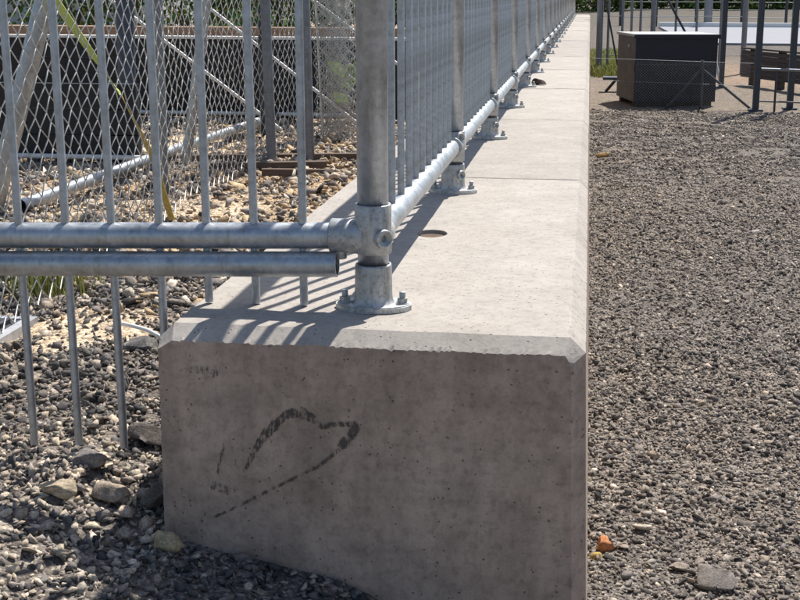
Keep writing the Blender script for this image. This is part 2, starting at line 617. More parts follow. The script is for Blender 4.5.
# left rubble further back, paler
b = scatter(-3.4, -.6, 1.5, 5.2, 2600)
b = b[~inwall(b)]
b = b[rng.random(len(b)) > .8*patchmask(b[:, 0], b[:, 1])]
r = np.clip(rng.lognormal(math.log(.0105), .5, len(b)), .004, .035)
pile('rubble', b, r, palette(len(b), LITE, [2.5, 3, 3, 2.2, 1.6, 1]), P_LO, rng.uniform(-.1, .5, len(b)),
     label='pale cream and ochre rubble behind the railing around the mesh fence', cat='rubble')
c = scatter(-1.75, -.6, .55, 1.9, 1700)
c = c[~inwall(c)]
c = c[rng.random(len(c)) < sstep(.5, 1.5, c[:, 1])*(1-.8*patchmask(c[:, 0], c[:, 1]))]
c = c[~((c[:, 0] < -1.19) & (c[:, 0] > -1.62) & (c[:, 1] > .47) & (c[:, 1] < .90))]
r = np.clip(rng.lognormal(math.log(.013), .4, len(c)), .006, .03)
pile('rubble', c, r, palette(len(c), LITE, [2.5, 3, 3, 2, 1.6, 1]), P_HI, rng.uniform(0, .6, len(c)),
     label='mixed cream and grey stones beside the left edge of the wall', cat='rubble')
# right gravel
d = np.concatenate([scatter(.0, .95, .35, 3.2, 11000), scatter(.0, 1.6, 3.2, 6.0, 6500), scatter(0, 2.9, 6, 12.9, 3800),
                    scatter(.95, 2.4, .2, 3.2, 4500), scatter(1.6, 3.0, 3.2, 6, 3000), scatter(.1, 2.4, -.8, .35, 3500)])
d = d[~inwall(d)]
dist = d[:, 1]
r = np.clip(rng.lognormal(math.log(.0056), .45, len(d)), .0025, .017)*(1+.05*dist)
near = dist < 2.6
pal = palette(len(d), [(.175,.156,.143), (.25,.22,.196), (.31,.27,.23), (.335,.275,.218), (.54,.455,.37), (.08,.074,.07)], [3.8, 4, 3, 1.3, .55, 2.0])
pile('gravel', d[near], r[near], pal[near], P_HI, rng.uniform(-.2, .4, near.sum()),
     label='grey brown gravel along the right of the wall near the viewer', cat='gravel')
pile('gravel', d[~near], r[~near], pal[~near], P_LO, rng.uniform(-.2, .4, (~near).sum()),
     label='compacted gravel track receding towards the black box', cat='gravel')


def stone(name, x, y, size, col, label, cat='stone', seed=0, z=None, rz=0., sc=(1,1,1), chips=9, sink=.35, mat=None):
    v, f = proto(ICO3, 900+seed, chips)
    rr = np.random.default_rng(seed)
    v = v*np.array(sc)*size
    n = v/np.linalg.norm(v, axis=1)[:, None]
    v += n*((vnoise(v[:, 0]/size*3+seed, v[:, 1]/size*3+v[:, 2]/size*2, seed)-.5)*.16*size)[:, None]
    ca, sa = math.cos(rz), math.sin(rz)
    v = v@np.array([[ca, sa, 0], [-sa, ca, 0], [0, 0, 1]])
    zz = float(height(x, y)) if z is None else z
    h = -v[:, 2].min()
    v[:, 2] += h*(1-sink)
    cc = np.repeat(np.array([col]), len(v), 0)*rr.uniform(.9, 1.1, (len(v), 1))
    return link(name, fastmesh(name, v, f, mat or STONE, False, cc), None, (x, y, zz), label, cat)


GR = 'loose larger stones on the ground'
stone('stone', -.590, -.052, .027, (.46,.36,.22), 'sandy yellow stone lying in the shade at the foot of the near block', seed=33, sc=(1,.95,1.15), sink=.05)
stone('stone', -.772, -.005, .032, (.44,.36,.26), 'long cream stone among sunlit ballast beside picket shadows', seed=2, rz=.5, sc=(1.2,.7,.8), sink=.15)
stone('stone', -.772, .105, .034, (.24,.215,.20), 'rounded grey brown stone just below the picket ends', seed=3, sink=.15)
stone('stone', -.708, .055, .034, (.34,.28,.22), 'tan stone at the edge of the block shadow', seed=4, rz=1, sink=.2)
stone('stone', -.645, .075, .030, (.16,.145,.13), 'grey brown stone in shadow leaning near the block corner', seed=5, rz=1.2, sc=(1.2,.8,1), sink=.1)
stone('stone', -.70, .235, .05, (.12,.105,.095), 'large dark stone close to the left face of the block', seed=6, rz=.4, sc=(1.1,.9,1), sink=.3)
stone('stone', -.88, .665, .045, (.16,.15,.145), 'dark flat stone above the white cable', seed=7, sc=(1.3,.9,.8), sink=.3)
stone('stone', -.84, .98, .055, (.33,.30,.27), 'large grey boulder next to the left edge of the wall top', seed=17, sc=(1.1,.9,1), sink=.3)
stone('stone', -.78, 1.32, .05, (.50,.44,.37), 'pale boulder behind the lower tube beside the wall', seed=18, sc=(1.1,.9,1), sink=.3)
stone('stone', .326, 1.10, .066, (.23,.205,.185), 'large grey flat stone at the bottom right of the gravel', seed=8, rz=-.5, sc=(1.15,.9,.75), sink=.35)
stone('stone', .245, 1.17, .028, (.30,.255,.21), 'tan stone beside the large grey flat stone', seed=9, sink=.3)
stone('stone', .17, 1.38, .024, (.48,.42,.34), 'small cream stone among gravel above the large flat stone', seed=10, sc=(1.3,.8,.8), sink=.2)
stone('stone', .225, 1.90, .024, (.44,.35,.27), 'pinkish cream pebble midway along the near gravel', seed=11, sc=(1.2,.8,.8), sink=.2)
stone('stone', .40, 2.38, .022, (.46,.38,.28), 'buff pebble on the gravel right of the wall', seed=12, sc=(1.2,.9,.8), sink=.2)
stone('stone', .968, 5.39, .05, (.55,.50,.44), 'pale stone sliver far out on the gravel track', seed=13, rz=.9, sc=(1.2,.45,.6), sink=.15)
stone('brick_fragment', .068, 1.262, .042, (.55,.23,.10), 'broken orange brick fragment at the foot of the wall', 'brick fragment', seed=14, rz=.3, chips=14, sink=.15)
stone('stone', .05, 1.185, .02, (.52,.36,.12), 'small yellow stone touching the orange brick fragment', seed=15, sink=.1)
stone('stone', .131, 8.73, .05, (.42,.27,.11), 'small ochre lump beside the wall on the gravel track', seed=16, sc=(1.2,.9,1.1), sink=.3)
stone('stone', -.254, 4.667, .04, (.075,.055,.045), 'dark brown stone sitting on top of the wall', seed=19, sc=(1.1,.9,1.2), sink=.0, z=SLAB)

# ------------------------------------------------------------------ concrete block wall
def block_mesh(name, L, cf, cb, ny, npt, seed):
    """cast block, x -0.6..0, z 0..SLAB, y 0..L; cf / cb = arris chamfer at front / back"""
    c = .022
    x0, x1, zb, zt = -.613, 0., -.12, SLAB
    rr = np.random.default_rng(seed)

    cz = .018 if cf > .01 else cf

    def section(ins, fr=False):
        a = [(x0-.010, zb), (x0+ins, zt-c-ins*.0), (x0+c+ins*.3, zt-ins), (x1-c-ins*.3, zt-ins), (x1-ins, zt-c-ins*.0), (x1+.030, zb)]
        if ins > 0:
            a[0] = (x0-.010+ins*.25, zb); a[5] = (x1+.030-ins, zb); a[1] = (x0+ins*.25, zt-c-ins*.35); a[4] = (x1-ins, zt-c-ins*.35)
        if fr and cf > .01:
            i2 = .020
            a = [(x0-.010+.006, zb), (x0+.006, zt-c-.010), (x0+c+.006, zt-cz), (x1-c-.006, zt-cz), (x1-i2, zt-c-.010), (x1+.030-i2, zb)]
        return a
    def resample(a):
        out = []
        cnt = [npt, 3, npt, 3, npt, npt//2]
        for i in range(6):
            p, q = np.array(a[i]), np.array(a[(i+1) % 6])
            for k in range(cnt[i]): out.append(p+(q-p)*k/cnt[i])
        return np.array(out)
    ys = [0., cf*.22, cf]+list(np.linspace(cf, L-cb, ny+1)[1:-1])+[L-cb, L]
    rings = []
    full, fi, bi = resample(section(0)), resample(section(cf, True)), resample(section(cb))
    n = len(full)
    ia, ib, ic, id_ = npt, npt+3, 2*npt+3, 2*npt+6
    for k, y in enumerate(ys):
        s = (fi if k == 0 else fi+(full-fi)*.22 if k == 1 else bi if k == len(ys)-1 else full).copy()
        t = np.arange(n)
        yy = np.full(n, y)
        # chipped arrises: the corners of the section wander a little, now and then a bite
        for e in (ia, ib, ic, id_):
            bite = (max(0, rr.random()-.9))*.012 if npt > 20 else 0
            s[e] += rr.normal(0, .00025, 2)+np.array([.6*bite if s[e, 0] < -.3 else -.6*bite, -bite])
        if k <= 2 or k >= len(ys)-2:
            top = (t >= ib) & (t <= ic)
            ch = np.clip(rr.normal(0, .0007, n), -.002, .002)-np.clip(rr.random(n)-.93, 0, 1)*.03
            if k in (0,): s[:, 1] = np.where(top, s[:, 1]+ch, s[:, 1])
            elif k == 2: yy = np.where(top, yy+np.abs(ch)*.5, yy)
            side = (t < ia)
            if k == 0: s[:, 0] = np.where(side, s[:, 0]+np.abs(ch)*1.2, s[:, 0])
        s[:, 1] += np.where((t > ib) & (t < ic), (vnoise(s[:, 0]*16, np.full(n, y*16), seed)-.5)*.0022, 0)
        rings.append(np.c_[s[:, 0], yy, s[:, 1]])
    V = np.concatenate(rings)
    F = []
    for k in range(len(ys)-1):
        for j in range(n):
            F.append((k*n+j, k*n+(j+1) % n, (k+1)*n+(j+1) % n, (k+1)*n+j))
    F.append(tuple(reversed(range(n))))
    F.append(tuple(range((len(ys)-1)*n, len(ys)*n)))
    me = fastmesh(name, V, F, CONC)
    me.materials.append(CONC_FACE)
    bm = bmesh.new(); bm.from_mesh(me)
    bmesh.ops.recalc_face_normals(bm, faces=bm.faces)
    for f in bm.faces: f.material_index = 0 if f.normal.z > .3 else 1  # upright faces take the colour with bounce light in it
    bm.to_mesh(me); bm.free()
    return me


wall = thing('block_wall', (-.3, 0, 0), 'long low wall of pale precast concrete blocks carrying the railing', 'wall')
GAPS = [.007, .003, .004, .007, .003, .007, .003, .005] + [.004]*NB
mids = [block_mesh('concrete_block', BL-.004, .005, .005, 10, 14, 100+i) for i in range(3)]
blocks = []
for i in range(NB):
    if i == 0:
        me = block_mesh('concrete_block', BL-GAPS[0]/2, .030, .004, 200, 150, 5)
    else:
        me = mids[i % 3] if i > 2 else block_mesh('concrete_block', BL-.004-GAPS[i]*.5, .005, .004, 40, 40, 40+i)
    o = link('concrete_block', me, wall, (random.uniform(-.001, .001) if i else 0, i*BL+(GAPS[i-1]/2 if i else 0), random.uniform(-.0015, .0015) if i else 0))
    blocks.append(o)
blocks[0]['label'] = 'near concrete block with dark smeared mark on its shaded end face'

# lifting hole in the near block's top
cut = MB()
ov = [(-.305+.030*math.cos(t*math.pi/14), .735+.040*math.sin(t*math.pi/14)) for t in range(28)]
cut.prism(ov, SLAB-.022, SLAB+.05)
me = cut.mesh('cutter', CONC)
bmb = bmesh.new(); bmb.from_mesh(me); bmesh.ops.recalc_face_normals(bmb, faces=bmb.faces); bmb.to_mesh(me); bmb.free()
cutter = bpy.data.objects.new('cutter', me)
COL.objects.link(cutter)
md = blocks[0].modifiers.new('hole', 'BOOLEAN')
md.object = cutter; md.operation = 'DIFFERENCE'; md.solver = 'EXACT'
bpy.context.view_layer.update()
dg = bpy.context.evaluated_depsgraph_get()
newme = bpy.data.meshes.new_from_object(blocks[0].evaluated_get(dg))
blocks[0].modifiers.clear()
old = blocks[0].data
if len(newme.polygons) > 1000:
    blocks[0].data = newme
bpy.data.objects.remove(cutter)
MB().prism([(x*.97-.305*.03, y*.97+.735*.03) for x, y in ov], SLAB-.04, SLAB-.007).build('lifting_socket', RUST, blocks[0], world=True)

# dark smear on the near block's end face: brushed strokes laid 1 mm proud
NST = [0]


def stroke(pts, wid, name='dark_smear', op=1.):
    P = [np.array(p, float) for p in pts]
    # resample
    NST[0] += 1
    Q, Wd = [], []
    for i in range(len(P)-1):
        n = max(2, int(np.linalg.norm(P[i+1]-P[i])/.004))
        for k in range(n):
            Q.append(P[i]+(P[i+1]-P[i])*k/n); Wd.append(wid[i]+(wid[i+1]-wid[i])*k/n)
    Q.append(P[-1]); Wd.append(wid[-1])
    V, F, C = [], [], []
    for i, q in enumerate(Q):
        t = Q[min(i+1, len(Q)-1)]-Q[max(i-1, 0)]; t = t/np.linalg.norm(t)
        nrm = np.array([-t[1], t[0]])
        for s in (-1, -.6, 0, .6, 1):
            p = q+nrm*s*Wd[i]*random.uniform(.85, 1.15)
            V.append((p[0], -.0008-.0003*NST[0], p[1])); C.append([0. if abs(s) == 1 else op*(1 if 0 < i < len(Q)-1 else .3)]*3)
    for i in range(len(Q)-1):
        for j in range(4): F.append((i*5+j, i*5+j+1, (i+1)*5+j+1, (i+1)*5+j))
    me = fastmesh(name, np.array(V), F, SMEAR, False, np.array(C))
    return link(name, me, blocks[0], (0, 0, 0))


stroke([(-.487,.684),(-.469,.722),(-.449,.751),(-.431,.770)], [.003,.006,.011,.009])
stroke([(-.440,.762),(-.418,.780),(-.400,.783),(-.378,.772)], [.006,.009,.012,.007])
stroke([(-.386,.774),(-.370,.763),(-.345,.768),(-.316,.769)], [.005,.006,.005,.007])
stroke([(-.316,.772),(-.324,.757),(-.335,.742),(-.346,.730)], [.006,.009,.012,.005])
stroke([(-.341,.733),(-.374,.704),(-.418,.679),(-.456,.658),(-.494,.636),(-.537,.613)], [.004,.0035,.003,.0035,.003,.003], op=1.0)
stroke([(-.511,.740),(-.518,.712),(-.526,.681)], [.003,.003,.0025], op=.95)
stroke([(-.496,.712),(-.500,.694)], [.003,.002], op=.9)
stroke([(-.538,.668),(-.515,.660),(-.496,.654)], [.010,.009,.008], op=.82)
stroke([(-.528,.676),(-.535,.655)], [.004,.003], op=.95)
stroke([(-.545,.628),(-.552,.606)], [.004,.003], op=.82)
stroke([(-.575,.842),(-.545,.838),(-.515,.835)], [.006,.014,.006], op=.74)

# ------------------------------------------------------------------ railing
PX, PY, PS, NP = -.32, .15, 1.0951, 22
R_POST, R_RAIL, R_SLV, R_BAR = .0232, .0200, .0275, .0062
ZR, ZT = 1.010, 1.700          # lower and top rail heights
rail = thing('galvanised_railing', (PX, PY, SLAB), 'galvanised steel tube railing with vertical bars bolted along the wall', 'railing')

# shared meshes -------------------------------------------------
mb = MB()
outline = []
for i in range(40):
    t = 2*math.pi*i/40
    # oval plate: wide body, rounded ends
    outline.append((math.copysign(abs(math.cos(t))**.9, math.cos(t))*.058, math.copysign(abs(math.sin(t))**1.12, math.sin(t))*.037))
mb.prism(outline, 0, .0075)
mb.prism([(x*.965, y*.95) for x, y in outline], .0074, .0092)
mb.lathe([(.034, .009), (.031, .0115), (.0288, .018), (.0282, .03), (.0275, .066), (.0268, .069), (.0242, .0695), (.0238, .064)], n=28)
ME_FLANGE = mb.mesh('base_flange', CAST)
mb = MB()
mb.lathe([(.0, .0014+.0), (.0105, .0014), (.0105, 0.)][::-1], n=16)
hx = [(.0085*math.cos(k*math.pi/3), .0085*math.sin(k*math.pi/3)) for k in range(6)]
mb.prism(hx, .0012, .0085)
mb.lathe([(.0048, .008), (.0048, .017), (.004, .018), (0, .018)], n=12)
ME_BOLT = mb.mesh('bolt', CAST)
mb = MB()
mb.lathe([(.0108, -.004), (.0108, .006), (.0098, .0075), (.0082, .0075), (.0080, .0058), (.0046, .0058), (.0044, -.004), (0, -.004)], n=16, axis='x')
ME_GRUB = mb.mesh('grub_screw', CAST)
mb = MB().tube([(0,0,0), (0,0,1)], R_BAR, 10)
ME_BAR = mb.mesh('picket', GALV_POST)


def collar(mb, c, axis, h0, h1, r=R_SLV, ri=R_POST+.0006, n=28):
    mb.lathe([(ri, h0), (r-.001, h0), (r, h0+.0015), (r, h1-.0015), (r-.001, h1), (ri, h1)], c, axis, n)


# through fitting for intermediate posts (rail passes along y)
mb = MB()
collar(mb, (0,0,0), 'z', -.034, .036)
collar(mb, (0,0,0), 'y', -.040, .040, .0262, R_RAIL+.0005)
ME_CROSS = mb.mesh('cross_fitting', CAST)
# corner fitting
mb = MB()
collar(mb, (0,0,0), 'z', -.024, .050)
collar(mb, (0,0,0), 'y', .015, .050, .0262, R_RAIL+.0005)
collar(mb, (0,0,0), 'x', -.064, -.012, .0262, R_RAIL+.0005)
ME_CORNER = mb.mesh('corner_fitting', CAST)
mb = MB().lathe([(0, 0), (R_POST, 0), (R_POST, .95), (R_POST*.7, .965), (0, .968)], n=28)
ME_POST = mb.mesh('post', GALV_POST)


def add_post(x, y, zb, corner=False):
    p = link('post', ME_POST, rail, (x, y, zb+.004))
    f = link('base_flange', ME_FLANGE, rail, (x, y, zb))
    for s in (-1, 1):
        b = link('bolt', ME_BOLT, f, (x+s*.044, y, zb+.0092))
        b.rotation_euler.z = random.uniform(0, 1)
    g = link('grub_screw', ME_GRUB, f, (x+R_SLV*.72*.98, y-R_SLV*.72*.98, zb+.045)) if not corner else None
    if g: g.rotation_euler.z = -math.pi/4
    cf = link('corner_fitting' if corner else 'cross_fitting', ME_CORNER if corner else ME_CROSS, rail, (x, y, ZR))
    g = link('grub_screw', ME_GRUB, cf, (x+R_SLV*.62, y-R_SLV*.76, ZR+.002 if corner else ZR+.024))
    g.rotation_euler.z = -.88
    if corner:
        g.scale = (1.2, 1.3, 1.3)
        g2 = link('grub_screw', ME_GRUB, cf, (x-.050, y-.004, ZR-.026)); g2.rotation_euler.y = math.pi/2
    return p


YE = PY+(NP-1)*PS
for i in range(NP):
    add_post(PX, PY+i*PS, SLAB, i == 0)
# rails of the long run, bay by bay so that each sleeve takes two tubes
for z in (ZR, ZT):
    for i in range(NP-1):
        y0, y1 = PY+i*PS+(.02 if i == 0 else .0005), PY+(i+1)*PS-.0005
        MB().tube([(PX, y0, z), (PX, y1, z)], R_RAIL, 24, False).build('rail', GALV, rail, world=True)
NPK = 11
for i in range(NP-1):
    for k in range(NPK):
        o = link('picket', ME_BAR, rail, (PX+random.uniform(-.0008, .0008), PY+i*PS+(k+1)*PS/(NPK+1), ZR))
        o.scale.z = ZT-ZR
        o.rotation_euler = (random.gauss(0, .002), random.gauss(0, .002), 0)
# short return panel to the left, its far end a little nearer to the viewer
SLP = math.tan(math.radians(1.2))
py = lambda x: PY+(x-PX)*SLP


def L(x, z, dy=0): return (x, py(x)+dy, z)


XL = -2.05
for z in (ZR+.001, ZT):
    MB().tube([L(PX-.02, z), L(-1.2, z-.0194), L(XL, z-.038)], R_RAIL, 24, False).build('rail', GALV, rail, world=True)
k = 0
x = -.427
while x > XL+.05:
    zb = .9025 if x > -.61 else .661+random.uniform(-.003, .003)
    o = link('picket', ME_BAR, rail, L(x, zb))
    o.scale.z = ZT-zb
    o.rotation_euler = (random.gauss(0, .0015), random.gauss(0, .0025), 0)
    x -= .0738
o = link('post', ME_POST, rail, L(XL, .60)); o.scale.z = 1.3
# lower tube with an open cut end, tucked under the return rail
mb = MB()
a, b = Vector(L(-.372, ZR-.0405, -.0135)), Vector(L(XL, ZR-.0795, -.0135))
mb.tube([a, b], .0192, 28, False)
mb.tube([a+(b-a).normalized()*.12, a], .0162, 28, False)
d = (b-a).normalized(); u = Vector((0,0,1)); s = d.cross(u).normalized(); u = s.cross(d)
V = []
for rr in (.0192, .0162):
    for j in range(28): V.append(a+s*rr*math.cos(j*math.pi/14)+u*rr*math.sin(j*math.pi/14))
mb.add(V, [(j, (j+1) % 28, 28+(j+1) % 28, 28+j) for j in range(28)])
mb.build('lower_tube', GALV, rail, world=True, label='extra tube with open cut end under the left rail')

# ------------------------------------------------------------------ chain link fence on the left
def zz(path_u, wires, du, dv, z0, nz, r, warp=0, seed=0, n=3):
    """interlocked zigzag wires; path_u(u, z, out) -> world point"""
    V, F = [], []
    rr = random.Random(seed)
    for i in range(wires):
        ring0 = len(V)
        pts = []
        for k in range(nz):
            s = (k+i) % 2
            pts.append(path_u((i+s)*du, z0+k*dv, (.002 if s else -.002)*(1 if i % 2 else -1)))
        for k, p in enumerate(pts):
            p = np.array(p)
            q = np.array(pts[min(k+1, nz-1)])-np.array(pts[max(k-1, 0)])
            # triangle cross-section
            e1 = np.array([1., 0, 0]); e2 = np.array([0, 1., 0])
            for j in range(n):
                t = 2*math.pi*j/n
                V.append(p+r*1.25*(e1*math.cos(t)+e2*math.sin(t)))
        for k in range(nz-1):
            for j in range(n):
                F.append((ring0+k*n+j, ring0+k*n+(j+1) % n, ring0+(k+1)*n+(j+1) % n, ring0+(k+1)*n+j))
    return np.array(V), np.array(F)


FP = np.array([(-1.185, .05), (-1.22, .69), (-1.27, 1.4), (-1.34, 2.3), (-1.36, 3.2), (-1.33, 4.2)])
seg = np.r_[0, np.cumsum(np.hypot(*np.diff(FP, axis=0).T))]


def fpath(u, z, out):
    x = np.interp(u, seg, FP[:, 0]); y = np.interp(u, seg, FP[:, 1])
    wv = .007*math.sin(u*3.1+z*2.2)+.002*math.sin(u*9+z*5)
    k = min(1, max(0, (z-.66)/.5))
    return (x+out+wv*(1.2-.5*k), y+.012*math.sin(z*7+u*3), z+.012*math.sin(u*6)+.006*math.sin(u*17))


cf = thing('chain_link_fence', (-1.3, 2.0, .65), 'slack galvanised chain link fence with leaning posts behind the left railing', 'fence')
DU, DV = .0350, .0305
V, F = zz(fpath, int(seg[-1]/DU), DU, DV, .668, 38, .00155)
me = fastmesh('wire_mesh', V-np.array([-1.3, 2.0, .65]), F, WIRE, True)
link('wire_mesh', me, cf, (-1.3, 2.0, .65))
def pole(p, q, r, mat, parent, name='post', label=None, n=16):
    return MB().tube([p, q], r, n, True).build(name, mat, parent, world=True, **({'label': label} if label else {}))


pole((-1.545, 2.66, .60), (-1.53, 2.66, 1.95), .024, STEEL_GR, cf)
pole((-1.315, 3.36, .60), (-1.335, 3.36, 1.95), .021, STEEL_GR, cf)
pole((-1.175, 3.46, .60), (-1.19, 3.46, 1.95), .021, STEEL_GR, cf)
pole((-1.245, 3.62, .62), (-1.255, 3.62, 1.7), .014, STEEL_DK, cf, 'stake')
pole((-1.895, 2.0, .60), (-1.52, 2.0, 1.72), .030, GALV, cf, 'leaning_stay', 'thick leaning galvanised stay at the left edge')
pole((-1.675, 3.3, .62), (-1.465, 3.3, 1.85), .022, GALV, cf, 'leaning_stay')
pole((-2.30, 4.3, .60), (-2.27, 4.3, 1.9), .045, mat_simple('slate_post_paint', (.06,.075,.11), .5, .1), cf)
pole((-2.18, 4.35, .60), (-2.15, 4.35, 1.9), .02, WHITEBAR, cf)
pole((-1.62, 4.4, .60), (-1.62, 4.4, 1.9), .02, STEEL_DK, cf)
pole((-2.05, 4.2, .60), (-2.30, 4.5, 1.9), .014, STEEL_DK, cf, 'leaning_stay')
# straining wires
for z in (1.5,):
    pts = [fpath(u, z, .004) for u in np.linspace(0, seg[-1], 60)]
    MB().tube(pts, .0016, 5, False).build('straining_wire', WIRE, cf, world=True)

# thin white brace bars running down to the ground
for i, (p, q, lb) in enumerate((((-2.75, 4.6, 1.52), (-1.585, 4.6, .655), 'long thin white diagonal bar ending at the lying pipe'),
                     ((-2.3, 4.62, 1.535), (-1.14, 4.62, .66), 'thin white diagonal bar above and right of the longer one'),
                     ((-1.75, 4.9, 1.52), (-1.0, 4.9, .97), 'short thin white diagonal bar near the rolled mesh'))):
    MB().tube([p, q], .0085, 10).build('brace_bar', WHITEBAR, None, loc=q, world=True, label=lb, cat='brace bar', group='white diagonal bars behind the mesh fence')

# galvanised pipe lying on the ground
pz = .655+.022
pp = [(-1.80, 2.05, .69), (-1.75, 3.4, .70), (-1.69, 4.9, .70)]
mb = MB().tube(pp, .0215, 18, False)
mb.tube([pp[1], pp[0]], .0185, 18, False)
mb.build('lying_pipe', GALV, None, loc=pp[0], world=True, label='long galvanised pipe lying on the rubble behind the mesh', cat='pipe')

# black board barrier
bar = thing('board_barrier', (-3.4, 4.95, .65), 'low black board barrier behind the chain link fence', 'barrier')
for k in range(4):
    z0 = .675+k*.107
    MB().box((-6.2, 5.0+.004*(k % 2), z0), (-.95, 5.045+.004*(k % 2), z0+.104)).build('board', BLACK, bar, world=True)
MB().box((-6.2, 4.985, 1.103), (-.95, 5.07, 1.117)).build('top_rail', WHITEBAR, bar, world=True)  # sunlit top edge of the black boards, its brightness put in as white
for x in (-5.6, -4.3, -3.0, -1.7):
    MB().box((x, 5.052, .55), (x+.08, 5.12, 1.10)).build('post', BLACK, bar, world=True)
MB().tube([(-6.0, 4.93, .70), (-1.3, 4.97, .70)], .011, 8).build('foot_rail', WHITEBAR, bar, world=True)
MB().box((-8.5, 9.4, .55), (-.9, 9.7, 1.03)).build('timber_ledge', TIMBER, None, loc=(-4, 9.5, .6), world=True, label='long bleached timber ledge beyond the black barrier', cat='ledge')

nb = thing('board_barrier', (-2.9, 3.27, .65), 'nearer low black board section with a pale foot bar at the left', 'barrier')
for k in range(3):
    z0 = .668+k*.107
    MB().box((-4.2, 3.27+.004*(k % 2), z0), (-1.86, 3.31+.004*(k % 2), z0+.103)).build('board', BLACK, nb, world=True)
for x in (-3.9, -2.9, -2.0):
    MB().box((x, 3.32, .55), (x+.07, 3.39, .98)).build('post', BLACK, nb, world=True)
MB().tube([(-4.2, 3.22, .685), (-1.84, 3.24, .685)], .011, 8).build('foot_bar', WHITEBAR, nb, world=True)

# planks lying in the rubble
for i, (x0, y0, x1, y1, wd) in enumerate(((-1.72, 3.33, -.98, 3.50, .035), (-1.55, 3.08, -1.05, 3.22, .04), (-1.25, 2.95, -.98, 2.97, .03))):
    d = Vector((x1-x0, y1-y0, 0)).normalized(); s = Vector((-d.y, d.x, 0))*wd
    z = .660+i*.003
    p = [Vector((x0, y0, 0)), Vector((x1, y1, 0)), Vector((x1, y1, 0))+s, Vector((x0, y0, 0))+s]
    MB().prism([(q.x, q.y) for q in p], z, z+.026).build('plank', PLANK, None, loc=(x0, y0, z), world=True, label=('longest red brown plank lying farthest back in the rubble', 'wide red brown plank lying in the middle of three', 'short red brown plank nearest the railing')[i], cat='plank', group='planks in the rubble')

# yellow strap, twisted half way
def strap(pts, wids, tws, mat, parent):
    V, F = [], []
    for i, p in enumerate(pts):
        p = Vector(p)
        t = (Vector(pts[min(i+1, len(pts)-1)])-Vector(pts[max(i-1, 0)])).normalized()
        a = t.cross(Vector((0, 1, 0))).normalized(); b = t.cross(a)
        c, s_ = math.cos(tws[i]), math.sin(tws[i])
        u = (a*c+b*s_)*wids[i]; nn = (b*c-a*s_)*.0012
        V += [p-u-nn, p+u-nn, p+u+nn, p-u+nn]
    for i in range(len(pts)-1):
        for j in range(4): F.append((i*4+j, i*4+(j+1) % 4, i*4+4+(j+1) % 4, i*4+4+j))
    mb = MB(); mb.add(V, F)
    return mb.build('webbing', mat, parent, world=True)


st = thing('webbing_strap', (-1.30, 1.9, .80), 'twisted yellow green webbing strap hanging diagonally behind the mesh', 'strap')
A, B, C_, D_ = Vector((-1.70, 1.9, 1.52)), Vector((-1.452, 1.9, 1.158)), Vector((-1.386, 1.9, 1.061)), Vector((-1.300, 1.9, .885))
strap([A+(B-A)*t for t in np.linspace(0, 1, 14)], [.0165]*13+[.013], list(np.linspace(0, .7, 14)), STRAP, st)
strap([B+(C_-B)*t for t in np.linspace(0, 1, 8)], [.012]*8, list(np.linspace(.7, 1.5, 8)), STRAP, st)
strap([C_+(D_-C_)*t for t in np.linspace(0, 1, 10)]+[D_+Vector((.05, .01, -.2))], [.012]*11, [1.3-.09*k for k in range(11)], STRAP2, st)

# rolled spare mesh standing upright
rc = (-1.225, 4.28)
def rollpath(u, z, out):
    th = u/.065
    rr = .03+.0018*th+.016*max(0, (.95-z)/.3)
    rr += .006*math.sin(z*9+th)
    return (rc[0]+rr*math.cos(th)+.03*(1.3-z)*.5, rc[1]+rr*math.sin(th), z)


V, F = zz(rollpath, 95, .035, .0305, .655, 34, .00135)
rl = thing('mesh_roll', (rc[0], rc[1], .655), 'upright roll of spare chain link mesh near the main post', 'mesh roll')
link('wire_mesh', fastmesh('wire_mesh', V-np.array([rc[0], rc[1], .655]), F, WIRE, True), rl, (rc[0], rc[1], .655))
MB().tube([(rc[0]-.06, rc[1]-.05, .66), (rc[0]-.10, rc[1]-.05, 1.7)], .006, 8).build('tie_rod', WIRE, rl, world=True)

# small items on the left
pn = thing('floor_panel', (-1.4, .75, .655), 'flat dark panel with pale grey rim lying at the left edge', 'panel')
z = .643
MB().box((-1.6, .50, z-.03), (-1.235, .87, z+.010)).build('panel_top', PANEL_DK, pn, world=True)
for k in range(4):
    MB().box((-1.6, .54+k*.085, z+.0102), (-1.25, .54+k*.085+.045, z+.020)).build('rib', PANEL_DK, pn, world=True)
MB().box((-1.2345, .48, z-.03), (-1.21, .89, z+.013)).build('rim', PANEL_RIM, pn, world=True)
MB().box((-1.6, .8705, z-.03), (-1.2348, .89, z+.012)).build('rim', PANEL_RIM, pn, world=True)
pts = [(-.985, .77, .672), (-.955, .742, .690), (-.92, .715, .693), (-.885, .70, .690), (-.84, .69, .672), (-.80, .69, .655)]
MB().tube(pts, .0045, 8).build('cable_end', WHITE, None, loc=pts[0], world=True, label='white cable end poking out of the ballast beside the wall', cat='cable')


